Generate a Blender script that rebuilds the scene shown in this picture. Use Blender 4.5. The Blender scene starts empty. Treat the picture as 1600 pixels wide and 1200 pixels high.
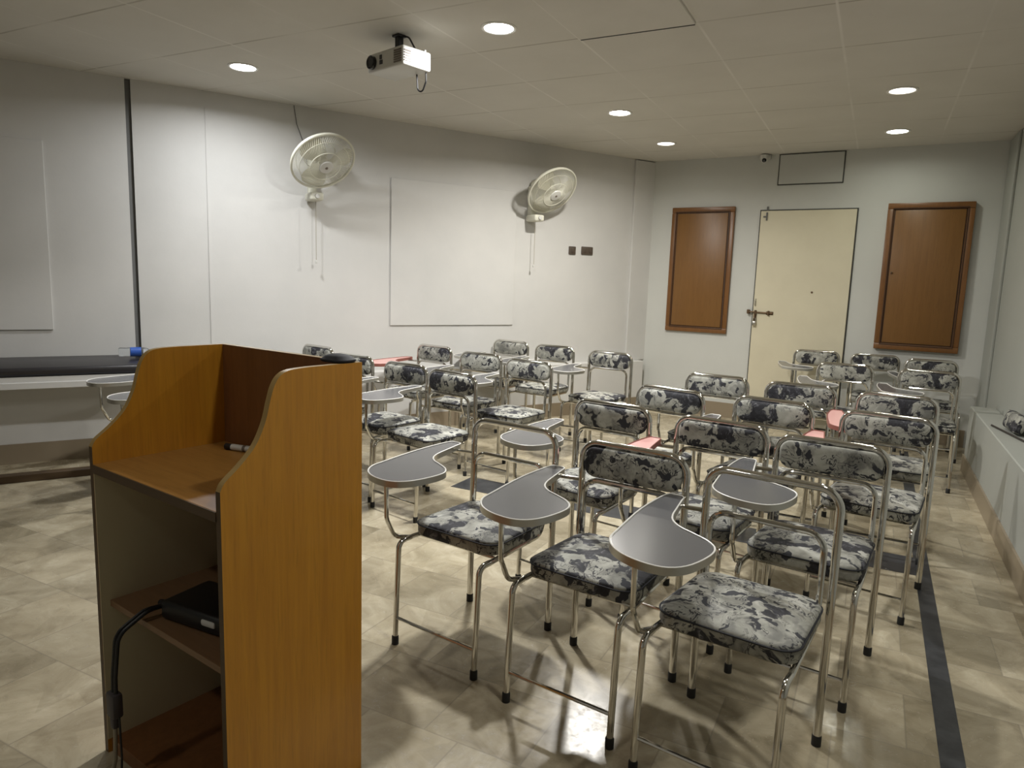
import bpy, bmesh, math, random
from mathutils import Vector, Matrix, Euler

SC = bpy.context.scene
COL = SC.collection
R = math.radians
PI = math.pi

# ---------------------------------------------------------------- camera, world, exposure
def setup_camera():
    yaw, pitch, roll = R(27.19), R(8.296), R(1.923)
    fwd = Vector((-math.sin(yaw)*math.cos(pitch), math.cos(yaw)*math.cos(pitch), -math.sin(pitch)))
    right = Vector((math.cos(yaw), math.sin(yaw), 0))
    up = right.cross(fwd)
    r2 = math.cos(roll)*right + math.sin(roll)*up
    u2 = -math.sin(roll)*right + math.cos(roll)*up
    m = Matrix((r2, u2, -fwd)).transposed().to_4x4()
    m.translation = Vector((0, 0, 1.37))
    cd = bpy.data.cameras.new('camera')
    cd.sensor_width = 36.0
    cd.lens = 1094.0/1600.0*36.0
    cd.clip_start = 0.05
    c = bpy.data.objects.new('camera', cd)
    c.matrix_world = m
    COL.objects.link(c)
    SC.camera = c
setup_camera()

world = bpy.data.worlds.new('world')
SC.world = world
world.use_nodes = True
world.node_tree.nodes['Background'].inputs['Color'].default_value = (0.75, 0.78, 0.72, 1)
world.node_tree.nodes['Background'].inputs['Strength'].default_value = 0.05

SC.view_settings.view_transform = 'Standard'
SC.view_settings.look = 'None'
SC.view_settings.gamma = 1.0
SC.view_settings.use_curve_mapping = False
SC.view_settings.exposure = 0.42

# ceiling lamps: (x, y, watts, colour, diffuser emission, label)
LAMPS = [
    (-3.88, 3.50, 16, (.97, .985, 1.0), 30, 'glowing round downlight nearest the left wall, left of the projector'),
    (-1.95, 3.50, 46, (.99, .99, .98), 30, 'glowing round downlight right of the projector, largest in the photo'),
    (-1.95, 5.50, 38, (1.0, .965, .90), 30, 'glowing round downlight on the ceiling above the left block of chairs'),
    (-1.93, 6.79, 2, (1.0, .96, .86), 3.0, 'faintly lit small downlight near the back left corner of the ceiling'),
    (0.01, 5.53, 2.5, (1.0, .93, .82), 3.5, 'dim cream downlight, the nearer of the two on the right side'),
    (0.01, 6.86, 3, (.98, 1.0, .88), 14, 'bright downlight close to the back wall above the right cabinet'),
    (0.01, 3.50, 8, (1.0, .975, .92), 20, 'downlight overhead between the front chairs and the right wall'),
    (0.01, 1.50, 9, (1.0, .975, .92), 8, 'downlight overhead between the lectern and the right wall'),
    (-1.95, -0.50, 5, (1.0, .975, .92), 8, 'added fill downlight behind the lectern at the front of the room'),  # unseen lamp, added as weak fill for the lectern interior
]

# ---------------------------------------------------------------- material helpers
def mat(name, col, rough=.5, metal=0.0, spec=.5, **kw):
    m = bpy.data.materials.new(name)
    m.use_nodes = True
    b = m.node_tree.nodes['Principled BSDF']
    b.inputs['Base Color'].default_value = (*col, 1)
    b.inputs['Roughness'].default_value = rough
    b.inputs['Metallic'].default_value = metal
    b.inputs['Specular IOR Level'].default_value = spec
    for k, v in kw.items():
        b.inputs[k.replace('_', ' ')].default_value = v
    return m

class NT:
    def __init__(s, m):
        s.m = m; s.t = m.node_tree; s.b = s.t.nodes['Principled BSDF']
    def n(s, typ, **kw):
        o = s.t.nodes.new(typ)
        for k, v in kw.items():
            setattr(o, k, v)
        return o
    def l(s, a, b):
        s.t.links.new(a, b)
    def coord(s, which='Object', scale=(1, 1, 1), rnd=False, rot=(0, 0, 0)):
        tc = s.n('ShaderNodeTexCoord')
        mp = s.n('ShaderNodeMapping')
        mp.inputs['Scale'].default_value = scale
        mp.inputs['Rotation'].default_value = rot
        s.l(tc.outputs[which], mp.inputs['Vector'])
        if rnd:
            oi = s.n('ShaderNodeObjectInfo')
            ml = s.n('ShaderNodeVectorMath', operation='SCALE')
            ml.inputs[0].default_value = (31.0, 17.0, 23.0)
            s.l(oi.outputs['Random'], ml.inputs['Scale'])
            s.l(ml.outputs[0], mp.inputs['Location'])
        return mp.outputs['Vector']
    def noise(s, vec, scale, detail=4, rough=.55, dist=0):
        o = s.n('ShaderNodeTexNoise')
        o.inputs['Scale'].default_value = scale
        o.inputs['Detail'].default_value = detail
        o.inputs['Roughness'].default_value = rough
        o.inputs['Distortion'].default_value = dist
        s.l(vec, o.inputs['Vector'])
        return o.outputs['Fac']
    def ramp(s, fac, stops, interp='LINEAR'):
        o = s.n('ShaderNodeValToRGB')
        o.color_ramp.interpolation = interp
        e = o.color_ramp.elements
        while len(e) < len(stops):
            e.new(.5)
        for el, (p, c) in zip(e, stops):
            el.position = p
            el.color = (*c, 1) if len(c) == 3 else c
        s.l(fac, o.inputs['Fac'])
        return o.outputs['Color']
    def mix(s, fac, a, b, mode='MIX'):
        o = s.n('ShaderNodeMix', data_type='RGBA', blend_type=mode)
        for idx, v in ((0, fac), (6, a), (7, b)):
            if isinstance(v, (int, float)):
                o.inputs[idx].default_value = v
            elif isinstance(v, tuple):
                o.inputs[idx].default_value = (*v, 1)
            else:
                s.l(v, o.inputs[idx])
        return o.outputs[2]
    def math(s, op, a, b=0.0, c=None):
        o = s.n('ShaderNodeMath', operation=op)
        for i, v in enumerate((a, b) if c is None else (a, b, c)):
            if isinstance(v, (int, float)):
                o.inputs[i].default_value = v
            else:
                s.l(v, o.inputs[i])
        return o.outputs[0]
    def color(s, c):
        s.l(c, s.b.inputs['Base Color'])
    def rough(s, c):
        s.l(c, s.b.inputs['Roughness'])
    def bump(s, h, strength=.1, dist=.01):
        o = s.n('ShaderNodeBump')
        o.inputs['Strength'].default_value = strength
        o.inputs['Distance'].default_value = dist
        s.l(h, o.inputs['Height'])
        s.l(o.outputs['Normal'], s.b.inputs['Normal'])

def paint(name, a, b, rough=.6, scale=1.2):
    m = mat(name, a, rough)
    t = NT(m)
    v = t.coord('Object')
    f = t.noise(v, scale, 5, .6)
    t.color(t.mix(t.ramp(f, [(.35, (0, 0, 0)), (.7, (1, 1, 1))]), a, b))
    t.bump(t.noise(v, 60, 3), .08, .004)
    return m

def wood(name, a, b, rough=.4, scale=(16, 16, 1.2), coat=0.0):
    m = mat(name, a, rough)
    t = NT(m)
    v = t.coord('Object', scale)
    f = t.noise(v, 2.2, 6, .6, .6)
    g = t.noise(v, 9, 3, .6)
    c = t.mix(t.ramp(f, [(.3, (0, 0, 0)), (.7, (1, 1, 1))]), a, b)
    k = tuple(x*.62 for x in a)
    c = t.mix(t.ramp(g, [(.54, (0, 0, 0)), (.75, (.6, .6, .6))]), c, k)
    t.color(c)
    m.node_tree.nodes['Principled BSDF'].inputs['Coat Weight'].default_value = coat
    return m

M = {}
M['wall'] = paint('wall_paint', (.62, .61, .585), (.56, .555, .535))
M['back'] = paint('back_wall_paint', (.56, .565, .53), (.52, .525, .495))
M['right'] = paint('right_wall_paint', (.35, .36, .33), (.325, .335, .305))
M['dark_joint_and_shadow'] = mat('dark_joint_and_shadow', (.06, .06, .055), .8)
M['joint_grey'] = mat('grey_joint', (.13, .13, .125), .7)
M['skirting'] = mat('brown_marble_skirting', (.26, .21, .145), .35)
M['chrome'] = mat('chrome', (.68, .665, .625), .09, 1.0)
M['rubber'] = mat('black_rubber', (.012, .012, .012), .6)
M['laminate'] = mat('grey_laminate', (.115, .115, .12), .22)
M['pink'] = mat('pink_laminate', (.72, .40, .37), .3)
M['pink_edge'] = mat('red_brown_edge', (.26, .09, .07), .4)
M['edge'] = mat('aluminium_edge', (.52, .51, .47), .28, .8)
M['lip'] = mat('white_lip', (.82, .81, .77), .35)
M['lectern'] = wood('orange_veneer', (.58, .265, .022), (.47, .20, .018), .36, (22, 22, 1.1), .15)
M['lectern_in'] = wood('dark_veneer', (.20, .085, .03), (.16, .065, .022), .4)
M['desk'] = wood('desk_veneer', (.37, .185, .042), (.31, .145, .03), .42, (1.5, 18, 18))
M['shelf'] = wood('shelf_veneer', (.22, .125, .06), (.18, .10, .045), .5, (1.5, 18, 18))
M['lining'] = mat('grey_lining', (.68, .62, .42), .55)
M['edge_wood'] = mat('dark_edge', (.075, .045, .02), .5)
M['pale_edge'] = mat('pale_upper_edge', (.40, .27, .10), .4)  # paler tone for the lectern panel edges above the desk
M['cab'] = wood('cabinet_door_wood', (.20, .095, .024), (.175, .08, .019), .4, (14, 14, .9))
M['cab_frame'] = wood('cabinet_frame_wood', (.20, .088, .026), (.155, .066, .018), .35, (10, 10, 2))
M['cab_dark'] = mat('cabinet_groove', (.06, .026, .009), .5)
M['door'] = paint('cream_door_paint', (.64, .59, .44), (.595, .545, .405), .5, 2.5)
M['rust'] = mat('rusty_steel', (.12, .075, .04), .5, .6)
M['steel'] = mat('steel', (.55, .53, .48), .3, 1.0)
M['white_plastic'] = mat('white_plastic', (.60, .595, .56), .35)
M['cream_plastic'] = mat('cream_plastic', (.66, .65, .55), .35)
M['black'] = mat('black_plastic', (.008, .008, .009), .4)
M['dark_glass'] = mat('dark_lens_glass', (.004, .004, .006), .06)
M['grey_vent'] = mat('brown_grey_vent', (.16, .13, .105), .6)
M['brown_switch'] = mat('brown_bakelite', (.085, .065, .05), .35)
M['black_top'] = mat('black_vinyl', (.022, .02, .022), .32)
M['cable_cream'] = mat('cream_cable', (.30, .26, .19), .5)
M['grey_plug'] = mat('grey_plug', (.06, .052, .055), .5)
M['blue'] = mat('blue_label', (.03, .10, .42), .35)
M['ring'] = mat('lamp_ring', (.75, .74, .7), .35)
M['black_cloth'] = mat('black_cloth', (.01, .011, .016), .7)
M['stick'] = mat('dark_rod', (.03, .024, .02), .5)

def clear_plastic(name, col, alpha_mix, rough=.1):
    m = mat(name, col, rough)
    b = m.node_tree.nodes['Principled BSDF']
    b.inputs['Transmission Weight'].default_value = alpha_mix
    b.inputs['IOR'].default_value = 1.2
    return m
M['bottle'] = clear_plastic('clear_bottle', (.9, .93, .95), .92, .08)
M['blade'] = clear_plastic('milky_blade', (.82, .80, .68), .45, .25)

def m_fabric():
    m = mat('floral_fabric', (.4, .4, .36), .72)
    t = NT(m)
    v = t.coord('Object', (1, 1, 1), rnd=True)
    def warped(vec, scale, amt, detail=2):
        w = t.n('ShaderNodeTexNoise'); w.inputs['Scale'].default_value = scale; w.inputs['Detail'].default_value = detail
        t.l(vec, w.inputs['Vector'])
        s = t.n('ShaderNodeVectorMath', operation='MULTIPLY_ADD')
        t.l(w.outputs['Color'], s.inputs[0]); s.inputs[1].default_value = (amt, amt, amt); t.l(vec, s.inputs[2])
        return s.outputs[0]
    w = warped(v, 11, .13, 3)
    w2 = warped(w, 30, .035, 2)
    tone = t.ramp(t.noise(w, 13, 4), [(.28, (.15, .148, .13)), (.42, (.30, .298, .26)), (.56, (.40, .397, .35)), (.72, (.53, .525, .48))])
    # washes of grey
    wash = t.ramp(t.noise(w2, 9, 3, .6), [(.52, (0, 0, 0)), (.62, (.65, .65, .65))])
    c = t.mix(wash, tone, (.15, .15, .14))
    # brush strokes: ridges of a warped noise, only in some areas
    n1 = t.noise(w2, 20, 2, .5, 1.0)
    ridge = t.math('ABSOLUTE', t.math('SUBTRACT', n1, .5))
    strokes = t.ramp(ridge, [(.010, (1, 1, 1)), (.030, (0, 0, 0))])
    area = t.ramp(t.noise(v, 7.5, 2), [(.42, (0, 0, 0)), (.52, (1, 1, 1))])
    c = t.mix(t.mix(1.0, strokes, area, 'MULTIPLY'), c, (.022, .022, .028))
    # small leaves
    leaf = t.ramp(t.noise(w2, 23, 1, .4), [(.605, (0, 0, 0)), (.635, (1, 1, 1))])
    c = t.mix(leaf, c, (.028, .029, .036))
    # large flower heads with lighter veins inside
    blot = t.ramp(t.noise(w2, 8.5, 1.5, .45), [(.572, (0, 0, 0)), (.588, (1, 1, 1))])
    ink = t.ramp(t.noise(w2, 42, 3, .6, .8), [(.36, (.010, .010, .013)), (.56, (.028, .028, .035)), (.66, (.10, .10, .115)), (.76, (.27, .265, .25))])
    c = t.mix(blot, c, ink)
    t.color(c)
    t.bump(t.noise(v, 400, 2), .1, .002)
    return m
M['fabric'] = m_fabric()

def m_floor():
    m = mat('beige_marble_floor', (.4, .35, .26), .25)
    t = NT(m)
    v = t.coord('Object')
    sx = t.n('ShaderNodeSeparateXYZ'); t.l(v, sx.inputs[0])
    T = .33
    rowi = t.math('FLOOR', t.math('DIVIDE', sx.outputs['Y'], T))
    xs = t.math('ADD', t.math('DIVIDE', sx.outputs['X'], T), t.math('MULTIPLY', t.math('MODULO', rowi, 2.0), .37))
    coli = t.math('FLOOR', xs)
    cmb = t.n('ShaderNodeCombineXYZ'); t.l(coli, cmb.inputs[0]); t.l(rowi, cmb.inputs[1])
    wn = t.n('ShaderNodeTexWhiteNoise', noise_dimensions='2D'); t.l(cmb.outputs[0], wn.inputs['Vector'])
    # every tile is cut from another place of the stone
    off = t.n('ShaderNodeVectorMath', operation='MULTIPLY_ADD')
    t.l(wn.outputs['Color'], off.inputs[0]); off.inputs[1].default_value = (9, 9, 9); t.l(v, off.inputs[2])
    cloud = t.noise(off.outputs[0], 5, 8, .62, .9)
    fine = t.noise(off.outputs[0], 34, 6, .7, .4)
    base = t.ramp(cloud, [(.26, (.255, .218, .152)), (.44, (.385, .342, .252)), (.6, (.475, .43, .33)), (.76, (.60, .56, .455))])
    tint = t.ramp(wn.outputs['Value'], [(0, (.72, .69, .62)), (.3, (.90, .88, .83)), (.7, (1, .97, .91)), (1, (1.12, 1.10, 1.05))])
    c = t.mix(1.0, base, tint, 'MULTIPLY')
    c = t.mix(t.ramp(fine, [(.55, (0, 0, 0)), (.75, (.45, .45, .45))]), c, (.20, .165, .115))
    vo = t.n('ShaderNodeTexVoronoi'); vo.inputs['Scale'].default_value = 7.5; t.l(off.outputs[0], vo.inputs['Vector'])
    vs = t.n('ShaderNodeSeparateColor'); t.l(vo.outputs['Color'], vs.inputs[0])
    c = t.mix(1.0, c, t.ramp(vs.outputs[0], [(0, (.90, .89, .87)), (.5, (.98, .975, .96)), (1, (1.05, 1.045, 1.035))]), 'MULTIPLY')
    # thin grout lines
    fx = t.math('FRACT', xs); fy = t.math('FRACT', t.math('DIVIDE', sx.outputs['Y'], T))
    ex = t.math('MINIMUM', fx, t.math('SUBTRACT', 1.0, fx)); ey = t.math('MINIMUM', fy, t.math('SUBTRACT', 1.0, fy))
    e = t.math('MINIMUM', ex, ey)
    c = t.mix(t.ramp(e, [(.004, (.5, .5, .5)), (.010, (0, 0, 0))]), c, (.22, .19, .14))
    t.color(c)
    t.rough(t.ramp(fine, [(.3, (.17, .17, .17)), (.7, (.30, .30, .30))]))
    return m
M['floor'] = m_floor()
def m_darkstone():
    m = mat('dark_stone_inlay', (.035, .037, .042), .3)
    t = NT(m); v = t.coord('Object')
    t.color(t.ramp(t.noise(v, 12, 6, .65), [(.35, (.025, .027, .032)), (.65, (.055, .057, .062)), (.8, (.10, .10, .10))]))
    return m
M['inlay'] = m_darkstone()

def m_ceiling():
    m = mat('ceiling_tiles', (.4, .37, .3), .8)
    t = NT(m)
    v = t.coord('Object')
    sx = t.n('ShaderNodeSeparateXYZ'); t.l(v, sx.inputs[0])
    P = .655
    gx = t.math('FRACT', t.math('DIVIDE', t.math('ADD', sx.outputs['X'], 10*P+.305), P))
    gy = t.math('FRACT', t.math('DIVIDE', t.math('ADD', sx.outputs['Y'], 10*.667-3.815+4*.667), .667))
    ex = t.math('MINIMUM', gx, t.math('SUBTRACT', 1.0, gx)); ey = t.math('MINIMUM', gy, t.math('SUBTRACT', 1.0, gy))
    patch = t.ramp(t.noise(v, 1.7, 3, .6), [(.40, (.15, .15, .15)), (.62, (1, 1, 1))])
    lx = t.ramp(ex, [(.006, (1, 1, 1)), (.013, (0, 0, 0))])
    ly = t.ramp(ey, [(.006, (1, 1, 1)), (.013, (0, 0, 0))])
    base = t.mix(t.ramp(t.noise(v, 2.5, 5), [(.3, (0, 0, 0)), (.7, (1, 1, 1))]), (.63, .61, .555), (.59, .57, .515))
    c = t.mix(t.mix(1.0, ly, patch, 'MULTIPLY'), base, (.38, .355, .30))
    c = t.mix(t.mix(1.0, lx, patch, 'MULTIPLY'), c, (.71, .69, .64))
    t.color(c)
    t.bump(t.noise(v, 90, 2), .06, .003)
    return m
M['ceiling'] = m_ceiling()
M['ceiling_plain'] = paint('ceiling_tile_plain', (.63, .61, .555), (.59, .57, .515), .8, 2.5)

def emit(name, col, strength):
    m = mat(name, (.9, .9, .85), .5)
    b = m.node_tree.nodes['Principled BSDF']
    b.inputs['Emission Color'].default_value = (*col, 1)
    b.inputs['Emission Strength'].default_value = strength
    return m

# ---------------------------------------------------------------- mesh helpers
def obj(name, bm, m=None, parent=None, smooth=True, loc=None, rotz=None, mats=None, autosmooth=35):
    bmesh.ops.recalc_face_normals(bm, faces=bm.faces)
    if smooth:
        ang = R(autosmooth)
        for f in bm.faces:
            f.smooth = True
        for e in bm.edges:
            if len(e.link_faces) == 2:
                e.smooth = e.calc_face_angle(0) < ang
    me = bpy.data.meshes.new(name)
    bm.to_mesh(me); bm.free()
    o = bpy.data.objects.new(name, me)
    COL.objects.link(o)
    for mm in (mats or [m]):
        me.materials.append(mm)
    if parent:
        o.parent = parent
    if loc is not None:
        o.location = loc
    if rotz is not None:
        o.rotation_euler = (0, 0, rotz)
    return o

def tag(o, label, cat, group=None):
    o['label'] = label; o['category'] = cat
    if group:
        o['group'] = group
    return o

def thing(name, label, cat, loc=(0, 0, 0), rotz=0, group=None):
    o = bpy.data.objects.new(name, None)
    o.empty_display_size = .1
    COL.objects.link(o)
    o.location = loc; o.rotation_euler = (0, 0, rotz)
    return tag(o, label, cat, group)

def struct(o):
    o['kind'] = 'structure'
    return o

def box(bm, x0, x1, y0, y1, z0, z1, bev=0, seg=2, mi=0, mx=None):
    vs = [bm.verts.new((x, y, z)) for z in (z0, z1) for y in (y0, y1) for x in (x0, x1)]
    fs = [bm.faces.new([vs[i] for i in q]) for q in ((0, 2, 3, 1), (4, 5, 7, 6), (0, 1, 5, 4), (1, 3, 7, 5), (3, 2, 6, 7), (2, 0, 4, 6))]
    for f in fs:
        f.material_index = mi
    if bev:
        es = list({e for f in fs for e in f.edges})
        r = bmesh.ops.bevel(bm, geom=es, offset=bev, segments=seg, profile=.5, affect='EDGES')
        vs = list({v for f in r['faces'] for v in f.verts} | {v for v in vs if v.is_valid})
        for f in r['faces']:
            f.material_index = mi
    if mx is not None:
        bmesh.ops.transform(bm, matrix=mx, verts=[v for v in vs if v.is_valid])
    return vs

def fillet(pts, rad, seg=6, closed=False):
    pts = [Vector(p) for p in pts]
    out = []
    n = len(pts)
    for i in range(n):
        if not closed and i in (0, n-1):
            out.append(pts[i]); continue
        p = pts[i]; a = pts[(i-1) % n]-p; b = pts[(i+1) % n]-p
        r = rad[i] if isinstance(rad, (list, tuple)) else rad
        la, lb = a.length, b.length
        a.normalize(); b.normalize()
        ang = a.angle(b)
        if r <= 0 or abs(ang-PI) < .02:
            out.append(p); continue
        d = min(r/math.tan(ang/2), la*.49, lb*.49)
        rr = d*math.tan(ang/2)
        bis = (a+b).normalized()
        c = p+bis*(rr/math.sin(ang/2))
        s = p+a*d-c; e = p+b*d-c
        tot = s.angle(e)
        for k in range(seg+1):
            t = k/seg
            out.append(c+(math.sin((1-t)*tot)*s+math.sin(t*tot)*e)/math.sin(tot))
    return out

def tube(bm, path, r, seg=10, closed=False, cap=True, mi=0):
    path = [Vector(p) for p in path]
    q = [path[0]]
    for p in path[1:]:
        if (p-q[-1]).length > 1e-6:
            q.append(p)
    path = q
    n = len(path)
    rings = []
    prev = None
    for i, p in enumerate(path):
        if closed:
            t = (path[(i+1) % n]-path[i-1]).normalized()
        elif i == 0:
            t = (path[1]-p).normalized()
        elif i == n-1:
            t = (p-path[-2]).normalized()
        else:
            t = ((path[i+1]-p).normalized()+(p-path[i-1]).normalized()).normalized()
        if prev is None:
            ref = Vector((0, 0, 1)) if abs(t.z) < .9 else Vector((1, 0, 0))
            nrm = (ref-t*ref.dot(t)).normalized()
        else:
            nrm = (prev-t*prev.dot(t)).normalized()
        prev = nrm
        b = t.cross(nrm)
        rad = r(i/(n-1)) if callable(r) else r
        rings.append([bm.verts.new(p+(nrm*math.cos(2*PI*k/seg)+b*math.sin(2*PI*k/seg))*rad) for k in range(seg)])
    m = n if closed else n-1
    for i in range(m):
        A, B = rings[i], rings[(i+1) % n]
        for k in range(seg):
            f = bm.faces.new((A[k], A[(k+1) % seg], B[(k+1) % seg], B[k])); f.material_index = mi
    if cap and not closed:
        bm.faces.new(rings[0][::-1]).material_index = mi
        bm.faces.new(rings[-1]).material_index = mi

def lathe(bm, prof, seg=24, mx=None, mi=0):
    """prof = [(radius, z)]; closed at radius 0"""
    rings = []
    allv = []
    for r, z in prof:
        if r < 1e-6:
            v = bm.verts.new((0, 0, z)); rings.append([v]); allv.append(v)
        else:
            ring = [bm.verts.new((r*math.cos(2*PI*k/seg), r*math.sin(2*PI*k/seg), z)) for k in range(seg)]
            rings.append(ring); allv += ring
    for A, B in zip(rings, rings[1:]):
        for k in range(seg):
            k2 = (k+1) % seg
            if len(A) == 1 and len(B) == 1:
                continue
            if len(A) == 1:
                f = bm.faces.new((A[0], B[k], B[k2]))
            elif len(B) == 1:
                f = bm.faces.new((A[k], A[k2], B[0]))
            else:
                f = bm.faces.new((A[k], A[k2], B[k2], B[k]))
            f.material_index = mi
    if mx is not None:
        bmesh.ops.transform(bm, matrix=mx, verts=allv)

def prism(bm, poly, axis, a, b, mi=0):
    """extrude a 2D polygon along axis ('x','y','z') from a to b"""
    def P(u, v, w):
        return {'x': (w, u, v), 'y': (u, w, v), 'z': (u, v, w)}[axis]
    A = [bm.verts.new(P(u, v, a)) for u, v in poly]
    B = [bm.verts.new(P(u, v, b)) for u, v in poly]
    n = len(poly)
    bm.faces.new(A[::-1]).material_index = mi
    bm.faces.new(B).material_index = mi
    for i in range(n):
        bm.faces.new((A[i], A[(i+1) % n], B[(i+1) % n], B[i])).material_index = mi

def catmull(pts, sub=6):
    n = len(pts); out = []
    for i in range(n):
        p0, p1, p2, p3 = (Vector(pts[(i+k-1) % n]) for k in range(4))
        for s in range(sub):
            t = s/sub
            out.append(.5*((2*p1)+(-p0+p2)*t+(2*p0-5*p1+4*p2-p3)*t*t+(-p0+3*p1-3*p2+p3)*t**3))
    return out

def rounded_rect(w, d, r, seg=6, cx=0, cy=0):
    out = []
    for sx, sy, a0 in ((1, 1, 0), (-1, 1, 90), (-1, -1, 180), (1, -1, 270)):
        for k in range(seg+1):
            a = R(a0+90*k/seg)
            out.append((cx+sx*(w/2-r)+r*math.cos(a), cy+sy*(d/2-r)+r*math.sin(a)))
    return out

def cushion(bm, outline, z0, z1, puff, edge=.012, rings=5, M4=None):
    """padded slab: rounded rims and a domed top (and slightly domed bottom)"""
    cx = sum(p[0] for p in outline)/len(outline); cy = sum(p[1] for p in outline)/len(outline)
    def ring(sc, z, inset=0):
        out = []
        for x, y in outline:
            dx, dy = x-cx, y-cy
            L = math.hypot(dx, dy)
            f = sc*(1-inset/L)
            out.append(bm.verts.new((cx+dx*f, cy+dy*f, z)))
        return out
    layers = []
    layers.append(ring(1, z0, edge))
    layers.append(ring(1, z0+edge*.35, edge*.25))
    layers.append(ring(1, z0+edge))
    layers.append(ring(1, z1-edge))
    layers.append(ring(1, z1-edge*.35, edge*.25))
    layers.append(ring(1, z1, edge))
    for k in range(1, rings+1):
        s = 1-k/(rings+.6)
        layers.append(ring(s, z1+puff*(1-s*s)**.7, edge*s))
    allv = [v for l in layers for v in l]
    n = len(outline)
    for A, B in zip(layers, layers[1:]):
        for i in range(n):
            bm.faces.new((A[i], A[(i+1) % n], B[(i+1) % n], B[i]))
    bm.faces.new(layers[0][::-1]); bm.faces.new(layers[-1])
    if M4 is not None:
        bmesh.ops.transform(bm, matrix=M4, verts=allv)

# ---------------------------------------------------------------- room shell
A31 = R(30.8)
D = Vector((math.sin(A31), math.cos(A31), 0)); N = Vector((D.y, -D.x, 0)); LW = -5.965
def LWP(t, z=0, off=0):
    return N*(LW+off)+D*t+Vector((0, 0, z))
LROT = math.atan2(D.y, D.x)          # local x along the wall, local -y into the room
CORNER = Vector((-2.333, 7.736, 0)); BROT = R(-4)
E_B = Vector((math.cos(BROT), math.sin(BROT), 0)); N_B = Vector((E_B.y, -E_B.x, 0))
def BWP(s, z=0, off=0):
    return CORNER+E_B*s+N_B*off+Vector((0, 0, z))
H = 2.72
XR = .90
TC = 5.45                              # left wall position of the back corner
poly = [(-8.25, -2.0), (XR+.1, -2.0), (XR+.1, 7.60), (-2.333, 7.85), (-2.5, 7.85)]

bm = bmesh.new(); prism(bm, poly, 'z', -.1, 0); struct(obj('floor', bm, M['floor'], smooth=False))
bm = bmesh.new(); prism(bm, poly, 'z', H, H+.1); struct(obj('ceiling', bm, M['ceiling'], smooth=False))
bm = bmesh.new()
box(bm, -5.95, .372, 0, .12, 0, H); box(bm, .410, TC+.1, 0, .12, 0, H); box(bm, .372, .410, .05, .12, 0, H)
struct(obj('wall_left', bm, M['wall'], loc=LWP(0), rotz=LROT, smooth=False))
bm = bmesh.new(); box(bm, -.1, 3.30, 0, .12, 0, H)
struct(obj('wall_back', bm, M['back'], loc=BWP(0), rotz=BROT, smooth=False))
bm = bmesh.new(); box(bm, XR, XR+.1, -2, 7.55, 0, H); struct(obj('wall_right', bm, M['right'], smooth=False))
bm = bmesh.new(); box(bm, -8.2, XR, -2.1, -2, 0, H); struct(obj('wall_front', bm, M['wall'], smooth=False))
# dark open joint in the left wall
bm = bmesh.new(); box(bm, .373, .409, .022, .05, 0, H-.005)
struct(obj('trim_1', bm, M['joint_grey'], loc=LWP(0), rotz=LROT, smooth=False))
# thicker lower walls with a narrow ledge on top
bm = bmesh.new(); box(bm, -5.9, 5.38, -.12, 0, 0, .545, .006, 1)
struct(obj('trim_2', bm, M['wall'], loc=LWP(0), rotz=LROT, smooth=False))
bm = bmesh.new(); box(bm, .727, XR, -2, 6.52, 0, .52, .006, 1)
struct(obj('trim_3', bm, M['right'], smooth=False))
# slim joint bead and the pilaster at the back corner
bm = bmesh.new(); box(bm, .902, .916, -.006, 0, .545, 2.6)
struct(obj('trim_4', bm, M['wall'], loc=LWP(0), rotz=LROT, smooth=False))
bm = bmesh.new(); box(bm, 5.195, TC+.03, -.03, 0, .545, H-.01, .004, 1)
struct(obj('trim_5', bm, M['wall'], loc=LWP(0), rotz=LROT, smooth=False))
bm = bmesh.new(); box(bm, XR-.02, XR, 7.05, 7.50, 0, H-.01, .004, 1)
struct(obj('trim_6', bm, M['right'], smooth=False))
# skirtings
bm = bmesh.new(); box(bm, -5.9, 5.3, -.132, -.12, 0, .14)
struct(obj('baseboard_left', bm, M['skirting'], loc=LWP(0), rotz=LROT, smooth=False))
bm = bmesh.new(); box(bm, .715, .727, -2, 6.53, 0, .13)
struct(obj('baseboard_right', bm, M['skirting'], smooth=False))
bm = bmesh.new(); box(bm, .12, 1.17, -.012, 0, 0, .16); box(bm, 2.11, 3.16, -.012, 0, 0, .16)
struct(obj('baseboard_back', bm, M['skirting'], loc=BWP(0), rotz=BROT, smooth=False))
# dark stone inlay strips in the floor
bm = bmesh.new(); box(bm, .294, .362, -2, 7.0, 0, .0012); box(bm, -2.42, .294, 3.86, 4.13, 0, .0012)
struct(obj('trim_7', bm, M['inlay'], smooth=False))

# door
bm = bmesh.new(); box(bm, 1.186, 2.094, -.006, 0, 0, 2.178)
dgap = struct(obj('door_1', bm, M['dark_joint_and_shadow'], loc=BWP(0), rotz=BROT, smooth=False))
bm = bmesh.new(); box(bm, 1.198, 2.082, -.022, -.006, .012, 2.166, .003, 1)
leaf = obj('door_leaf', bm, M['door'], dgap, smooth=False)
bm = bmesh.new()
tube(bm, [(1.150, -.034, 1.146), (1.395, -.034, 1.138)], .008, 8)
box(bm, 1.140, 1.165, -.045, -.0, 1.125, 1.168, .003, 1)
box(bm, 1.345, 1.362, -.046, -.022, 1.115, 1.163, .003, 1); box(bm, 1.215, 1.235, -.046, -.022, 1.12, 1.165, .003, 1)
box(bm, 1.33, 1.40, -.026, -.022, 1.122, 1.155)
obj('sliding_bolt', bm, M['rust'], dgap)['label'] = 'rusty sliding bolt'
bm = bmesh.new()
tube(bm, fillet([(1.222, -.040, 1.13), (1.222, -.052, 1.08), (1.220, -.040, 1.06)], .01), .005, 6)
box(bm, 1.208, 1.236, -.030, -.022, 1.02, 1.13)
obj('hasp', bm, M['rust'], dgap)
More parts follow.
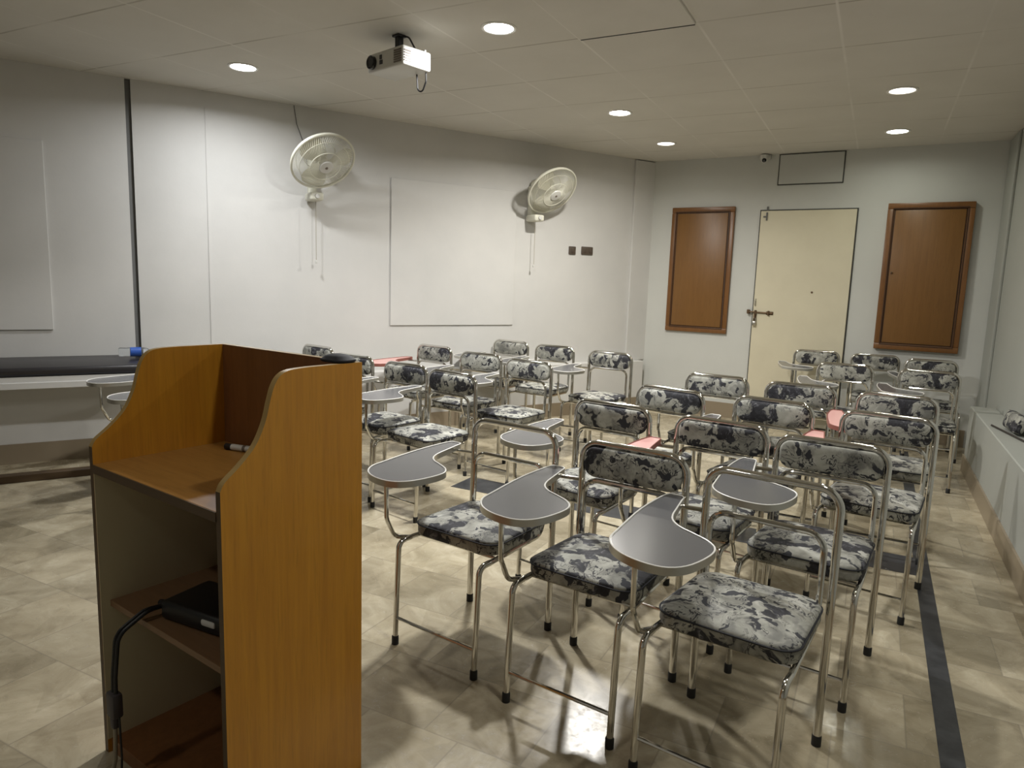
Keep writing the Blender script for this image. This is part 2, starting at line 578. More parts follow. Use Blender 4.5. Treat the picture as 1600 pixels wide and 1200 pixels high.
bm = bmesh.new(); box(bm, 1.203, 1.240, -.056, -.032, 1.005, 1.05, .006, 2)
tube(bm, fillet([(1.211, -.044, 1.045), (1.211, -.044, 1.085), (1.232, -.044, 1.085), (1.232, -.044, 1.045)], .009), .004, 6)
obj('padlock', bm, M['steel'], dgap)['label'] = 'small steel padlock'
bm = bmesh.new(); tube(bm, fillet([(1.215, -.022, 1.21), (1.215, -.04, 1.22), (1.215, -.04, 1.27), (1.215, -.022, 1.28)], .008), .005, 6)
obj('pull_handle', bm, M['steel'], dgap)
bm = bmesh.new(); box(bm, 1.252, 1.264, -.034, -.022, 2.07, 2.15); box(bm, 1.225, 1.264, -.032, -.022, 2.10, 2.115); box(bm, 1.250, 1.266, -.012, -.006, 2.15, 2.21)
obj('tower_bolt', bm, M['joint_grey'], dgap)
bm = bmesh.new(); lathe(bm, [(0, 0), (.011, 0), (.009, .006), (0, .007)], 10, Matrix.Translation((1.748, -.022, 1.365)) @ Matrix.Rotation(PI/2, 4, 'X'))
obj('peephole', bm, M['rust'], dgap)

# ---------------------------------------------------------------- ceiling lamps
for i, (x, y, w, c, em, lab) in enumerate(LAMPS):
    t = thing('downlight', lab, 'ceiling light', (x, y, H), 0, 'round recessed downlights')
    bm = bmesh.new()
    lathe(bm, [(.078, -.001), (.098, -.001), (.098, -.004), (.090, -.008), (.080, -.006), (.078, -.001)], 32)
    obj('trim_ring', bm, M['ring'], t)
    bm = bmesh.new(); lathe(bm, [(0, -.001), (.0785, -.001), (.0785, -.003), (0, -.003)], 32)
    obj('diffuser', bm, emit('diffuser_glow_%d' % i, c, em), t)
    ld = bpy.data.lights.new('lamp', 'AREA'); ld.shape = 'DISK'; ld.size = .15; ld.energy = w; ld.color = c
    ld.spread = R(165)
    lo = bpy.data.objects.new('lamp', ld); COL.objects.link(lo); lo.parent = t; lo.location = (0, 0, -.012)

# one ceiling tile hanging a little low
bm = bmesh.new(); box(bm, -1.605, -.965, 2.0, 3.805, H-.012, H+.004, .003, 1)
obj_t = obj('ceiling_tile', bm, M['ceiling_plain'], smooth=False)
bm = bmesh.new(); box(bm, -1.60, -.97, 3.805, 3.815, H-.013, H); obj('shadow_gap', bm, M['dark_joint_and_shadow'], obj_t, smooth=False)  # dark strip stands in for the shadow at the tile's far edge
tag(obj_t, 'sagging ceiling tile with a painted shadow line at the top of the photo', 'ceiling tile')

# ---------------------------------------------------------------- things on the walls
def wall_cabinet(s0, s1, z0, z1, dep, label, knob):
    t = thing('wall_cabinet', label, 'cabinet', BWP((s0+s1)/2, z0), BROT, 'wooden cabinets on the back wall')
    w = (s1-s0)/2; h = z1-z0
    bm = bmesh.new()
    F = .055
    for (a, b, c, d) in ((-w, w, 0, F), (-w, w, h-F, h), (-w, -w+F, F, h-F), (w-F, w, F, h-F)):
        box(bm, a, b, -dep, 0, c, d, .006, 2)
    obj('frame', bm, M['cab_frame'], t)
    bm = bmesh.new(); box(bm, -w+F-.004, w-F+.004, -dep+.012, -.002, F-.004, h-F+.004)
    obj('groove_panel', bm, M['cab_dark'], t)
    bm = bmesh.new(); G = F+.010
    box(bm, -w+G, w-G, -dep+.002, -.004, G, h-G, .004, 2)
    obj('door_panel', bm, M['cab'], t)
    bm = bmesh.new()
    I = F-.012
    for (a, b, c, d) in ((-w+I, w-I, I, F-.002), (-w+I, w-I, h-F+.002, h-I), (-w+I, -w+F-.002, F, h-F), (w-F+.002, w-I, F, h-F)):
        box(bm, a, b, -dep-.006, -dep+.003, c, d, .003, 1)
    obj('bead', bm, M['cab_dark'], t)
    if knob:
        bm = bmesh.new(); lathe(bm, [(0, 0), (.010, 0), (.008, .008), (.010, .014), (0, .018)], 12, Matrix.Translation((-w+G+.02, -dep+.002, h*.53)) @ Matrix.Rotation(PI/2, 4, 'X'))
        obj('knob', bm, M['rust'], t)
    return t
wall_cabinet(.270, .938, .898, 2.219, .035, 'brown wooden framed cabinet on the back wall, left of the cream door', False)
wall_cabinet(2.344, 3.030, .857, 2.206, .060, 'brown wooden framed cabinet on the back wall, right of the cream door', True)

t = thing('duct_cover', 'grey rectangular cover panel high on the wall above the cream door', 'panel', BWP(1.632, 2.415), BROT)
bm = bmesh.new(); box(bm, -.303, .303, -.008, 0, 0, .300); obj('rim', bm, M['dark_joint_and_shadow'], t, smooth=False)
bm = bmesh.new(); box(bm, -.293, .293, -.014, -.006, .010, .292, .002, 1); obj('cover', bm, paint('cover_paint', (.50, .505, .475), (.47, .475, .445)), t, smooth=False)

t = thing('security_camera', 'small white security camera under the ceiling, left of the cover panel', 'camera', BWP(1.195, 2.66), BROT)
bm = bmesh.new(); box(bm, -.055, .055, -.03, 0, .012, .055, .008, 2); obj('mount', bm, M['white_plastic'], t)
bm = bmesh.new(); lathe(bm, [(0, -.045), (.025, -.040), (.038, -.022), (.042, 0), (.042, .03), (0, .032)], 20, Matrix.Translation((0, -.055, .02))); obj('dome', bm, M['white_plastic'], t)
bm = bmesh.new(); lathe(bm, [(0, .02), (.012, .018), (.020, .010), (.022, 0), (0, 0)], 16, Matrix.Translation((.004, -.083, -.004)) @ Matrix.Rotation(R(120), 4, 'X')); obj('lens', bm, M['dark_glass'], t)

def switch_plate(t0, t1, z0, z1, n, label):
    t = thing('switch_plate', label, 'switch', LWP((t0+t1)/2, (z0+z1)/2), LROT, 'brown switch plates on the left wall')
    w = (t1-t0)/2; h = (z1-z0)/2
    bm = bmesh.new(); box(bm, -w, w, -.016, 0, -h, h, .006, 2); obj('plate', bm, M['brown_switch'], t)
    for k in range(n):
        cx = -w+(2*w)*(k+.5)/n
        bm = bmesh.new(); box(bm, cx-.014, cx+.014, -.022, -.014, -.022, .022, .004, 2); obj('rocker', bm, M['brown_switch'], t)
switch_plate(4.362, 4.448, 1.672, 1.754, 1, 'small square dark brown switch plate, the left of the pair')
switch_plate(4.524, 4.672, 1.678, 1.760, 2, 'wide dark brown switch plate, the right of the pair')

def wall_board(t0, t1, z0, z1, label):
    bm = bmesh.new(); box(bm, t0, t1, -.014, 0, z0, z1, .002, 1)
    o = obj('wall_board', bm, M['wall'], loc=LWP(0), rotz=LROT, smooth=False)
    tag(o, label, 'board', 'painted boards on the left wall')
wall_board(2.405, 3.705, .945, 2.24, 'large wall-coloured board on the left wall between the two fans')
wall_board(-1.90, -.140, .925, 2.22, 'wall-coloured board on the left wall at the left edge of the photo')

# wall fans
def look_matrix(center, facing):
    f = Vector(facing).normalized()
    q = f.to_track_quat('Z', 'Y')
    return Matrix.Translation(center) @ q.to_matrix().to_4x4()

def wall_fan(tpos, z, facing, off, cord_len, label, wire, swing):
    t = thing('wall_fan', label, 'fan', LWP(tpos, z-.24), LROT, 'oscillating fans on the left wall')
    # local: z=0 at the bottom of the wall mount
    bm = bmesh.new()
    box(bm, -.032, .032, -.075, 0, -.03, .30, .014, 3)
    box(bm, -.055, .055, -.19, -.02, -.045, .018, .016, 3)
    obj('wall_mount', bm, M['cream_plastic'], t)
    bm = bmesh.new(); lathe(bm, [(0, 0), (.020, 0), (.018, .014), (0, .016)], 16, Matrix.Translation((0, -.19, -.012)) @ Matrix.Rotation(PI/2, 4, 'X'))
    obj('speed_knob', bm, M['white_plastic'], t)
    c = Vector((swing, -off, .24)); f = Vector(facing).normalized()
    mot = c-f*.17
    bm = bmesh.new()
    tube(bm, fillet([(0, -.03, .20), (0, -.05, mot.z-.02), mot], .04), .022, 12)
    obj('arm', bm, M['cream_plastic'], t)
    mx = look_matrix(c, f)
    bm = bmesh.new(); lathe(bm, [(0, -.215), (.045, -.21), (.065, -.185), (.070, -.12), (.060, -.075), (0, -.07)], 24, mx)
    obj('motor_housing', bm, M['cream_plastic'], t)
    Rg = .252
    def guard(name, sgn, depth, nw):
        bm = bmesh.new()
        def prof(r):
            q = r/Rg
            return sgn*depth*(1-q**3.0)
        for k in range(nw):
            a = 2*PI*k/nw
            pts = []
            for j in range(9):
                r = .05+(Rg-.05)*j/8
                aa = a+.55*(1-j/8)*sgn
                pts.append((r*math.cos(aa), r*math.sin(aa), prof(r)))
            tube(bm, pts, .0015, 4, cap=False)
        for r, rad in ((.05, .003), (.125, .0035), (.20, .002)):
            tube(bm, [(r*math.cos(2*PI*k/36), r*math.sin(2*PI*k/36), prof(r)) for k in range(36)], rad, 6, closed=True)
        rr = .009 if sgn > 0 else .006
        tube(bm, [(Rg*math.cos(2*PI*k/48), Rg*math.sin(2*PI*k/48), sgn*.006) for k in range(48)], rr, 8, closed=True)
        bmesh.ops.transform(bm, matrix=mx, verts=bm.verts)
        return obj(name, bm, M['cream_plastic'], t)
    guard('rear_guard', -1, .085, 72)
    fg = guard('front_guard', 1, .075, 84)
    bm = bmesh.new(); lathe(bm, [(0, .086), (.030, .086), (.052, .082), (.058, .074), (.050, .068), (0, .066)], 28, mx)
    obj('hub_badge', bm, M['white_plastic'], fg)
    bm = bmesh.new(); lathe(bm, [(0, .090), (.010, .090), (.012, .085), (0, .084)], 12, mx)
    obj('badge_emblem', bm, M['grey_vent'], fg)
    for k in range(3):
        bm = bmesh.new()
        a0 = 2*PI*k/3+.4
        rows = []
        for j in range(8):
            r = .03+.21*j/7
            wd = .40+.42*math.sin(PI*min(1, j/7*.8+.1))
            row = []
            for q in range(7):
                a = a0+(q/6-.5)*wd*1.6*(.9 if j < 7 else .7)
                row.append(bm.verts.new((r*math.cos(a), r*math.sin(a), (q/6-.5)*.055*(1-j/14))))
            rows.append(row)
        for A_, B_ in zip(rows, rows[1:]):
            for q in range(6):
                bm.faces.new((A_[q], A_[q+1], B_[q+1], B_[q]))
        bmesh.ops.solidify(bm, geom=bm.faces[:], thickness=.002)
        bmesh.ops.transform(bm, matrix=mx, verts=bm.verts)
        obj('blade', bm, M['blade'], t)
    bm = bmesh.new(); lathe(bm, [(0, -.03), (.035, -.03), (.035, .02), (.02, .035), (0, .035)], 20, mx)
    obj('blade_hub', bm, M['cream_plastic'], t)
    bm = bmesh.new(); tube(bm, [(.02, -.08, -.04), (.02, -.08, -cord_len)], .0022, 6)
    pc = obj('pull_cord', bm, M['cable_cream'], t)
    bm = bmesh.new(); lathe(bm, [(0, .014), (.007, .010), (.010, -.004), (.008, -.014), (0, -.016)], 12, Matrix.Translation((.02, -.08, -cord_len-.012)))
    obj('cord_knob', bm, M['white_plastic'], pc)
    if wire:
        bm = bmesh.new(); tube(bm, fillet([(-.03, -.02, .25), (-.05, -.008, .40), (-.11, -.006, .56), (-.13, -.005, H-(z-.24)-.004)], .05), .003, 6)
        obj('power_wire', bm, M['joint_grey'], t)
    return t
wall_fan(1.70, 2.255, (.13, -.70, -.70), .345, .52, 'cream wall fan with round guard and pull cord, nearer the projector', True, .0)
wall_fan(3.865, 2.245, (.065, -.753, -.69), .30, .46, 'cream wall fan with round guard, nearer the switches and the back corner', False, .055)

# projector
th = R(-15.8)
PZ = 2.62
t = thing('projector', 'white ceiling projector with a black mount and hanging cable', 'projector', (-2.530, 3.395, PZ), th)
pw, pd, ph = .324, .20, .102
bm = bmesh.new(); box(bm, -pw/2, pw/2, -pd/2, pd/2, -ph, 0, .012, 3); obj('body', bm, M['white_plastic'], t)
bm = bmesh.new(); lathe(bm, [(0, .016), (.026, .016), (.031, .022), (.036, .020), (.036, 0), (0, 0)], 24, Matrix.Translation((-.110, -pd/2, -.052)) @ Matrix.Rotation(PI/2, 4, 'X'))
obj('lens', bm, M['dark_glass'], t)
bm = bmesh.new()
for k in range(6):
    box(bm, .085, .150, -pd/2-.003, -pd/2+.004, -.085+k*.012, -.078+k*.012)
obj('front_vent', bm, M['grey_vent'], t)
bm = bmesh.new(); box(bm, -.045, -.018, -pd/2-.003, -pd/2+.004, -.072, -.050); box(bm, -.045, -.025, -pd/2-.003, -pd/2+.004, -.045, -.022)
obj('sensor_window', bm, M['dark_glass'], t)
bm = bmesh.new()
for k in range(5):
    box(bm, pw/2-.004, pw/2+.003, -.09, -.045, -.082+k*.013, -.075+k*.013)
obj('side_vent', bm, M['grey_vent'], t)
for (x, y) in ((-.08, .06), (.14, .07), (-.13, -.06)):
    bm = bmesh.new(); lathe(bm, [(0, .012), (.008, .012), (.010, -.004), (0, -.004)], 12, Matrix.Translation((x, y, 0))); obj('foot', bm, M['white_plastic'], t)
bm = bmesh.new()
box(bm, -.03, .03, -.03, .03, H-PZ-.012, H-PZ, .003, 1); box(bm, -.018, .018, -.018, .018, 0, H-PZ-.006, .003, 1); box(bm, -.05, .05, -.04, .04, 0, .012, .003, 1)
obj('ceiling_mount', bm, M['black'], t)
bm = bmesh.new(); tube(bm, fillet([(.02, 0, .09), (.06, .02, .085), (.09, .05, .012), (.12, .08, .004)], .03), .005, 8)
obj('mount_cable', bm, M['black'], t)
bm = bmesh.new(); tube(bm, fillet([(.06, .08, -ph+.004), (.065, .085, -.19), (.10, .09, -.20), (.13, .09, -.15), (.135, .085, -ph+.004)], .03), .0045, 8)
obj('hanging_cable', bm, M['black'], t)

# ---------------------------------------------------------------- long table along the left wall
t = thing('bench', 'cream painted bench ledge carrying the black mat along the left wall', 'bench', LWP(-.9, 0, .36), LROT)
# local x along wall, y: +.34 at wall side
bm = bmesh.new(); box(bm, -2.4, 1.40, -.03, .34, .585, .640, .004, 1); obj('slab', bm, M['wall'], t)
bm = bmesh.new(); box(bm, -2.4, 1.40, -.042, -.029, .560, .605, .003, 1); obj('front_lip', bm, M['wall'], t)
bm = bmesh.new(); box(bm, -2.4, 1.38, -.30, -.23, 0, .05, .004, 1); obj('foot_rail', bm, M['edge_wood'], t)
for x in (-2.3, 1.33):
    bm = bmesh.new(); box(bm, x-.02, x+.02, -.30, .10, .04, .06, .004, 1); box(bm, x-.02, x+.02, .04, .09, .05, .59, .004, 1); obj('end_frame', bm, M['edge_wood'], t)
t = thing('bench_mat', 'long thick black mat lying on the cream bench along the left wall', 'mat', LWP(-.9, .640, .36), LROT)
bm = bmesh.new(); box(bm, -2.4, 1.42, -.03, .335, 0, .060, .018, 3)
for v in bm.verts:
    if v.co.z > .035: v.co.z += .040*(v.co.y+.03)/.37
obj('cushion', bm, M['black_top'], t)
bm = bmesh.new(); tube(bm, [(-2.38, -.031, .012), (1.40, -.031, .012)], .003, 6); obj('seam', bm, M['black_cloth'], t)
# bottle lying on it
t = thing('water_bottle', 'clear plastic water bottle with a blue label lying on the black mat', 'bottle', LWP(.36, .736+.033, .15), LROT)
rx = Matrix.Rotation(PI/2, 4, 'Y')
bm = bmesh.new(); lathe(bm, [(0, -.11), (.028, -.11), (.033, -.10), (.031, -.06), (.033, -.03), (.033, .04), (.028, .07), (.014, .095), (.013, .108), (0, .108)], 24, rx); obj('body', bm, M['bottle'], t)
bm = bmesh.new(); lathe(bm, [(.0332, -.035), (.0342, -.035), (.0342, .035), (.0332, .035), (.0332, -.035)], 24, rx); obj('label', bm, M['blue'], t)
bm = bmesh.new(); lathe(bm, [(0, .106), (.016, .106), (.016, .124), (0, .125)], 20, rx); obj('cap', bm, M['blue'], t)
# dark bag at the very left
t = thing('dark_bag', 'dark bag lying on the black mat at the left edge of the photo', 'bag', LWP(-.66, .736, .20), LROT)
bm = bmesh.new(); cushion(bm, rounded_rect(.36, .22, .07), 0, .035, .035, .015); obj('body', bm, M['black_cloth'], t)
bm = bmesh.new(); tube(bm, fillet([(-.06, -.05, .055), (-.05, -.09, .075), (.05, -.09, .075), (.06, -.05, .055)], .03), .006, 8); obj('strap', bm, M['black_cloth'], t)

# ---------------------------------------------------------------- lectern
LTH = -.1511
lec = thing('lectern', 'orange-brown wooden lectern with curved side panels and open shelves', 'lectern', (-1.8452, 1.1143, 0), LTH)
Wd, Dp, h1, h2 = .624, .405, .848, 1.152
ctrl = [(0, .895), (.012, .915), (.050, .945), (.090, .985), (.116, 1.035), (.129, 1.080), (.141, 1.115), (.158, 1.138), (.185, 1.149), (.240, h2)]
prof = [(0, 0), (0, h1)] + ctrl + [(Dp, h2), (Dp, 0)]
def side_profile():
    out = [(0, 0)]
    cs = [Vector((y, z)) for y, z in ctrl]
    for i in range(len(cs)-1):
        p0 = cs[max(i-1, 0)]; p1 = cs[i]; p2 = cs[i+1]; p3 = cs[min(i+2, len(cs)-1)]
        for s in range(5):
            u = s/5
            out.append(tuple(.5*((2*p1)+(-p0+p2)*u+(2*p0-5*p1+4*p2-p3)*u*u+(-p0+3*p1-3*p2+p3)*u**3)))
    out += [tuple(cs[-1]), (Dp, h2), (Dp, 0)]
    return out
SPf = side_profile()
def side_panel(x0, x1, name):
    bm = bmesh.new()
    prism(bm, SPf, 'x', x0, x1)
    for f in bm.faces:
        n = f.normal
        f.normal_update()
        if abs(f.normal.x) < .5:
            c = f.calc_center_median()
            f.material_index = 1 if c.z > h1 else 2
    return obj(name, bm, None, lec, smooth=False, mats=[M['lectern'], M['pale_edge'], M['edge_wood']])
side_panel(0, .018, 'side_panel'); side_panel(Wd-.018, Wd, 'side_panel')
bm = bmesh.new(); box(bm, .018, Wd-.018, Dp-.018, Dp, .0, h2)
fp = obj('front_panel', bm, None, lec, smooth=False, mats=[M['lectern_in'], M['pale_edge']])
for p in fp.data.polygons:
    if p.normal.z > .5:
        p.material_index = 1
bm = bmesh.new(); box(bm, .018, Wd-.018, .0, Dp-.018, h1-.018, h1, .001, 1)
dt = obj('desk_top', bm, M['desk'], lec, smooth=False)
bm = bmesh.new(); box(bm, .018, Wd-.018, -.002, .004, h1-.024, h1-.001)
obj('desk_edge', bm, M['edge_wood'], lec, smooth=False)
bm = bmesh.new(); box(bm, .019, Wd-.018, .025, Dp-.018, .436, .454, .001, 1)
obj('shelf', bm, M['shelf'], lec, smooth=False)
bm = bmesh.new(); box(bm, .018, Wd-.018, .01, Dp-.018, .0, .042, .001, 1)
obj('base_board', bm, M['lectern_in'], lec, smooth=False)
bm = bmesh.new(); box(bm, .018, .020, .0006, Dp-.018, .042, h1-.018)
obj('side_lining', bm, M['lining'], lec, smooth=False)

def lect(a, b, z):
    u = Vector((math.cos(LTH), math.sin(LTH), 0)); v = Vector((-u.y, u.x, 0))
    return Vector((-1.8452, 1.1143, 0))+u*a+v*b+Vector((0, 0, z))
# marker on the desk
t = thing('marker_pen', 'white marker with a black cap lying on the lectern desk', 'pen', lect(.165, .345, h1+.0095), LTH+.3)
bm = bmesh.new(); lathe(bm, [(0, -.03), (.009, -.03), (.0095, -.02), (.0095, .05), (.006, .055), (0, .055)], 16, rx); obj('barrel', bm, M['white_plastic'], t)
bm = bmesh.new(); lathe(bm, [(0, -.032), (.0095, -.032), (.0095, -.012), (.0097, -.010), (0, -.010)], 16, Matrix.Translation((-.02, 0, 0)) @ rx); obj('cap', bm, M['black'], t)
bm = bmesh.new(); lathe(bm, [(.0098, 0), (.0099, 0), (.0099, .010), (.0098, .010), (.0098, 0)], 16, Matrix.Translation((.012, 0, 0)) @ rx); obj('print_band', bm, M['grey_vent'], t)
# black pouch on the corner of the lectern
t = thing('black_pouch', 'small flat black pouch lying on the top right corner of the lectern', 'pouch', lect(.578, .365, h2), LTH)
bm = bmesh.new(); cushion(bm, rounded_rect(.095, .075, .034), 0, .010, .011, .006); obj('body', bm, M['black_cloth'], t)
# power adapter and its leads
t = thing('power_adapter', 'black power adapter box on the lectern shelf', 'adapter', lect(.33, .15, .4545), LTH+.18)
bm = bmesh.new(); box(bm, -.115, .13, -.075, .085, 0, .052, .012, 3); obj('body', bm, M['black'], t)
bm = bmesh.new(); box(bm, .04, .09, -.079, -.06, .022, .040, .006, 2); obj('plug', bm, M['white_plastic'], t)['label'] = 'small white plug'
bm = bmesh.new(); tube(bm, [(-.15, -.045, .026), (-.105, -.045, .026)], lambda q: .009+.006*q, 10); obj('strain_relief', bm, M['black'], t)
t = thing('power_cable', 'black twin cable drooping from the lectern shelf to an inline plug', 'cable', lect(.20, -.03, 0), LTH)
bm = bmesh.new()
for dx in (0, .014):
    tube(bm, fillet([(.017, .118, .480), (.005+dx, .06, .483), (-.005+dx, -.012, .440), (-.002+dx, -.025, .33), (.002+dx, -.028, .285)], .05, 8), .0052, 8)
obj('twin_lead', bm, M['black'], t)
bm = bmesh.new(); box(bm, -.016, .028, -.042, -.014, .222, .29, .008, 2); box(bm, -.006, .016, -.038, -.018, .19, .225, .006, 2); obj('inline_plug', bm, M['grey_plug'], t)
bm = bmesh.new(); tube(bm, fillet([(.005, -.028, .20), (.0, -.03, .10), (-.012, -.04, .03), (-.07, -.09, .006), (-.12, -.16, .006)], .04, 8), .0055, 8); obj('cream_lead', bm, M['cable_cream'], t)['label'] = 'cream lower lead'
bm = bmesh.new(); tube(bm, fillet([(.024, -.026, .24), (.032, -.028, .12), (.036, -.035, .02), (.06, -.10, .004)], .03, 8), .0028, 8); obj('thin_lead', bm, M['black'], t)

# loose pad and rod on the right ledge
t = thing('loose_backrest_pad', 'loose floral backrest pad resting on the right wall ledge', 'cushion', (.845, 5.40, .52), R(-86))
bm = bmesh.new(); cushion(bm, rounded_rect(.34, .115, .045), 0, .05, .016, .014, M4=Matrix.Translation((0, .03, .066)) @ Matrix.Rotation(R(78), 4, 'X'))
obj('pad', bm, M['fabric'], t)
bm = bmesh.new(); tube(bm, [(.755, 5.58, .527), (.86, 5.05, .527)], .0065, 8)
tag(obj('rod', bm, M['stick']), 'thin dark rod lying on the right wall ledge beside the pad', 'rod')

# ---------------------------------------------------------------- tablet-arm chairs
TAB = [(-.335, -.01), (-.332, -.20), (-.300, -.42), (-.282, -.50), (-.235, -.558), (-.165, -.590), (-.09, -.590), (-.045, -.545), (-.025, -.455), (-.030, -.385),
       (-.065, -.340), (-.120, -.308), (-.170, -.282), (-.208, -.245), (-.232, -.195), (-.250, -.12), (-.268, -.04), (-.280, .006), (-.310, .010)]
TABO = [(p.x, p.y) for p in catmull([(x, y, 0) for x, y in TAB], 4)]
def offset_poly(poly, d):
    n = len(poly); out = []
    for i in range(n):
        a = Vector(poly[i-1]); b = Vector(poly[(i+1) % n])
        tdir = (b-a).normalized()
        nn = Vector((-tdir.y, tdir.x))       # poly runs counter-clockwise when seen from above
        out.append((poly[i][0]-nn.x*d, poly[i][1]-nn.y*d))
    return out
area = sum(TABO[i-1][0]*TABO[i][1]-TABO[i][0]*TABO[i-1][1] for i in range(len(TABO)))
SGN = 1 if area > 0 else -1
BW_, FW_ = .200, .190
RT = .0125
def make_chair(pad, pink):
    t = bpy.data.objects.new('tablet_chair', None); t.empty_display_size = .1
    COL.objects.link(t)
    bm = bmesh.new()
    tube(bm, fillet([(-BW_, 0, .44), (-BW_, .004, .80), (BW_, .004, .80), (BW_, 0, .44)], .062, 8), RT, 12)
    obj('back_frame', bm, M['chrome'], t)
    bm = bmesh.new()
    zi = .400
    tube(bm, fillet([(-FW_, -.385, zi), (-.172, -.030, zi), (-.172, -.022, .668), (.172, -.022, .668), (.172, -.030, zi), (FW_, -.385, zi)], [.0, .05, .052, .052, .05, 0], 7), .0095, 10)
    obj('inner_frame', bm, M['chrome'], t)
    for sx in (-1, 1):
        bm = bmesh.new(); tube(bm, [(sx*BW_, 0, .44), (sx*BW_, -.002, .02)], RT, 12)
        lg = obj('leg', bm, M['chrome'], t)
        bm = bmesh.new(); lathe(bm, [(0, 0), (.0145, 0), (.0145, .03), (.0125, .034), (0, .034)], 12, Matrix.Translation((sx*BW_, -.002, 0)))
        obj('rubber_foot', bm, M['rubber'], lg)
        bm = bmesh.new(); tube(bm, fillet([(sx*FW_, -.385, zi), (sx*FW_, -.447, zi), (sx*FW_, -.462, .02)], .055, 8), .0105, 12)
        lg = obj('leg', bm, M['chrome'], t)
        bm = bmesh.new(); lathe(bm, [(0, 0), (.0135, 0), (.0135, .03), (.0115, .034), (0, .034)], 12, Matrix.Translation((sx*FW_, -.462, 0)))
        obj('rubber_foot', bm, M['rubber'], lg)
    bm = bmesh.new(); tube(bm, [(-FW_, -.459, .105), (FW_, -.459, .105)], .0065, 8); obj('stretcher', bm, M['chrome'], t)
    bm = bmesh.new(); tube(bm, [(-.173, -.06, .394), (.173, -.06, .394)], .006, 8); obj('seat_support', bm, M['chrome'], t)
    bm = bmesh.new(); tube(bm, [(-.186, -.33, .394), (.186, -.33, .394)], .006, 8); obj('seat_support', bm, M['chrome'], t)
    o = rounded_rect(.385, .375, .062, 7, 0, -.188)
    o = [(x*(1.0+.06*(-y/.38-.5)), y) for x, y in o]
    bm = bmesh.new(); cushion(bm, o, .409, .463, .016, .012)
    st = obj('seat', bm, M['fabric'], t, autosmooth=60)
    bm = bmesh.new(); tube(bm, [(x, y, .452) for x, y in [(p[0]*1.004, -.188+(p[1]+.188)*1.004) for p in o]], .0032, 6, closed=True)
    obj('piping', bm, M['black_cloth'], st)
    if pad:
        bm = bmesh.new(); cushion(bm, rounded_rect(.372, .112, .045, 7), -.018, .018, .010, .010, M4=Matrix.Translation((0, -.002, .733)) @ Matrix.Rotation(PI/2, 4, 'X'))
        obj('backrest', bm, M['fabric'], t, autosmooth=60)
    bm = bmesh.new(); prism(bm, TABO, 'z', .662, .680)
    tb = obj('writing_tablet', bm, M['pink' if pink else 'laminate'], t, smooth=False)
    tb['label'] = 'pink tablet top' if pink else 'grey tablet top'
    bm = bmesh.new()
    outp = offset_poly(TABO, .0035*SGN); inp = offset_poly(TABO, -.0022*SGN)
    n = len(TABO)
    rows = []
    for pl, z in ((TABO, .660), (outp, .660), (outp, .6815), (inp, .6815), (inp, .6800)):
        rows.append([bm.verts.new((x, y, z)) for x, y in pl])
    for A_, B_ in zip(rows, rows[1:]+rows[:1]):
        for i in range(n):
            bm.faces.new((A_[i], A_[(i+1) % n], B_[(i+1) % n], B_[i]))
    obj('edge_band', bm, M['pink_edge' if pink else 'edge'], tb)
    bm = bmesh.new(); tube(bm, [(x, y, .6815) for x, y in offset_poly(TABO, .0012*SGN)], .0026, 6, closed=True)
    obj('rim_line', bm, M['pink_edge' if pink else 'lip'], tb)
    bm = bmesh.new(); tube(bm, fillet([(-FW_-.004, -.385, zi), (-.200, -.46, .420), (-.202, -.500, .50), (-.202, -.505, .661)], .05, 7), .0085, 10)
    box(bm, -.235, -.165, -.525, -.485, .655, .662, .001, 1)
    obj('tablet_post', bm, M['chrome'], t)
    bm = bmesh.new(); tube(bm, [(-.30, -.02, .655), (-BW_-.004, .0, .655)], .0075, 8); obj('tablet_bracket', bm, M['chrome'], t)
    return t

def copy_tree(o, parent=None):
    c = o.copy(); COL.objects.link(c)
    if parent:
        c.parent = parent
    for ch in list(o.children):
        copy_tree(ch, c)
    return c

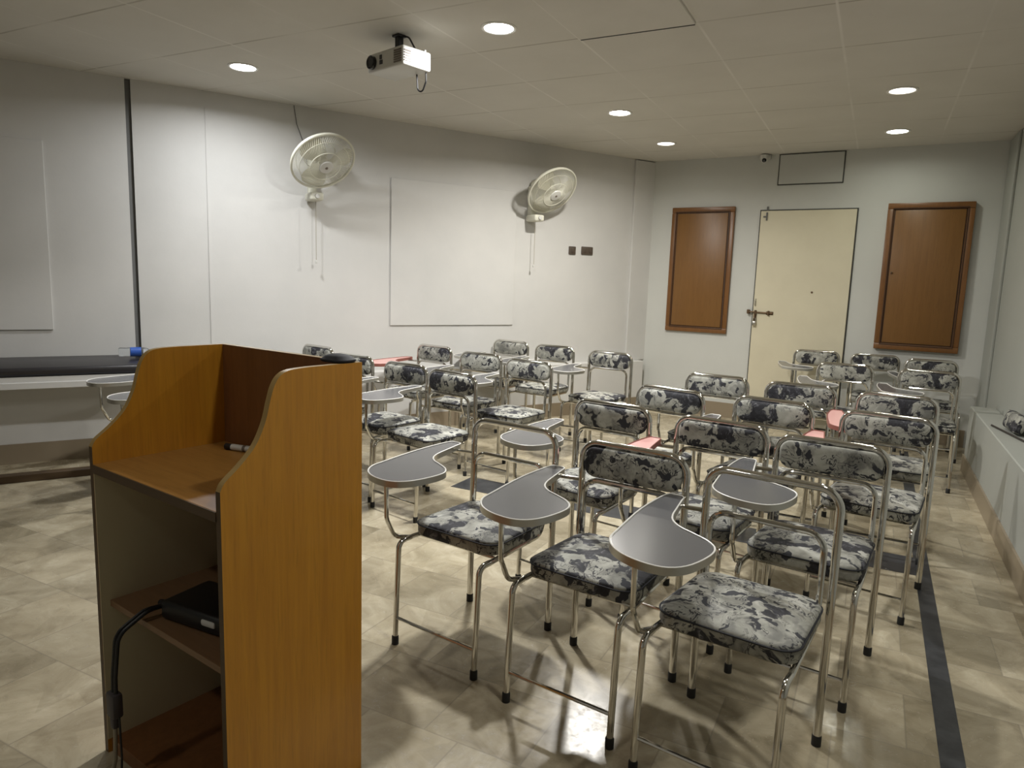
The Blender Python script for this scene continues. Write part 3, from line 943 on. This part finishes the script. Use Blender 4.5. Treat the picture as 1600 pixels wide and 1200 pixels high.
RB = 'right-hand block'; 
CHAIRS = [
 # x, y, angle, pad, pink, label
 (-1.244, 2.450, -8.2, 0, 0, 'front-row chair beside the lectern, bare chrome back without its pad'),
 (-.714, 2.340, -7.5, 1, 0, 'front-row chair in the middle of three, only one there with a floral backrest'),
 (-.236, 2.222, -8.6, 0, 0, 'nearest chair of all, bare chrome back without its pad, large floral seat'),
 (-1.09, 3.19, -9.8, 1, 0, 'second-row chair behind the bare-backed chair at the lectern side, right-hand block'),
 (-.55, 3.06, -9.6, 1, 1, 'second-row chair with a pink tablet, between two grey-tablet chairs, right-hand block'),
 (-.105, 2.905, -7.5, 1, 0, 'second-row chair directly behind the nearest bare-backed chair'),
 (-.99, 3.88, -11.4, 1, 0, 'third-row chair at the left end of the right-hand block'),
 (-.434, 3.836, -10.8, 1, 0, 'third-row chair in the middle of the right-hand block'),
 (.098, 3.718, -9.0, 1, 1, 'third-row chair with a pink tablet, at the aisle by the right wall'),
 (-.89, 4.68, -4.5, 1, 0, 'fourth-row chair of the right-hand block, its backrest just left of the door'),
 (-.37, 4.61, -1.5, 1, 0, 'fourth-row chair in the middle of the right-hand block'),
 (.15, 4.50, -3.5, 1, 1, 'fourth-row chair with a pink tablet, at the aisle by the right wall'),
 (-.18, 6.20, 0, 1, 0, 'fifth-row chair, left of two, its back overlapping the door'),
 (.40, 6.14, -3.2, 1, 0, 'fifth-row chair, right of two, close to the right wall'),
 (-.48, 7.40, 4.5, 1, 0, 'last-row chair standing against the cream door'),
 (.03, 7.37, 4.0, 1, 0, 'last-row chair below the left edge of the right wooden cabinet'),
 (.475, 7.20, 3.0, 1, 0, 'last-row chair in the far right corner below the wooden cabinet'),
 (-2.295, 3.65, -12.5, 1, 0, 'front chair of the left-hand block, right end of its row, floral back and seat visible'),
 (-2.755, 3.80, -11.0, 1, 0, 'front chair of the left-hand block, second from the right of its row'),
 (-3.34, 3.97, -9.0, 1, 0, 'chair of the left-hand block half hidden behind the lectern top right corner'),
 (-3.98, 4.29, -12.5, 1, 0, 'chair peeking over the lectern front panel, leftmost backrest in the photo'),
 (-2.21, 4.56, -10.2, 1, 0, 'second-row chair of the left-hand block, right end of its row'),
 (-2.73, 4.76, -8.5, 1, 0, 'second-row chair of the left-hand block, in the middle of its row'),
 (-3.34, 5.02, -11.5, 1, 1, 'second-row chair of the left-hand block with a pink tablet'),
 (-1.97, 5.64, -7.5, 1, 0, 'last-row chair of the left-hand block, alone near the back left corner'),
 (-2.58, 5.85, -7.0, 1, 0, 'last-row chair of the left-hand block, middle, under the farther fan'),
 (-3.11, 6.00, -8.0, 1, 0, 'last-row chair of the left-hand block, its left end by the wall board'),
 (-3.95, 3.11, -11.0, 1, 0, 'chair behind the lectern, only its tablet shows beside the bottle'),
 (-3.33, 2.84, -11.0, 1, 0, 'chair behind the lectern, only a sliver of its lower tablet shows'),
]
protos = {}
for (x, y, a, pad, pink, lab) in CHAIRS:
    key = (pad, pink)
    if key not in protos:
        c = protos[key] = make_chair(pad, pink)
    else:
        c = copy_tree(protos[key])
    c.location = (x, y, 0); c.rotation_euler = (0, 0, R(a))
    tag(c, lab, 'chair', 'chrome tablet chairs with floral upholstery')
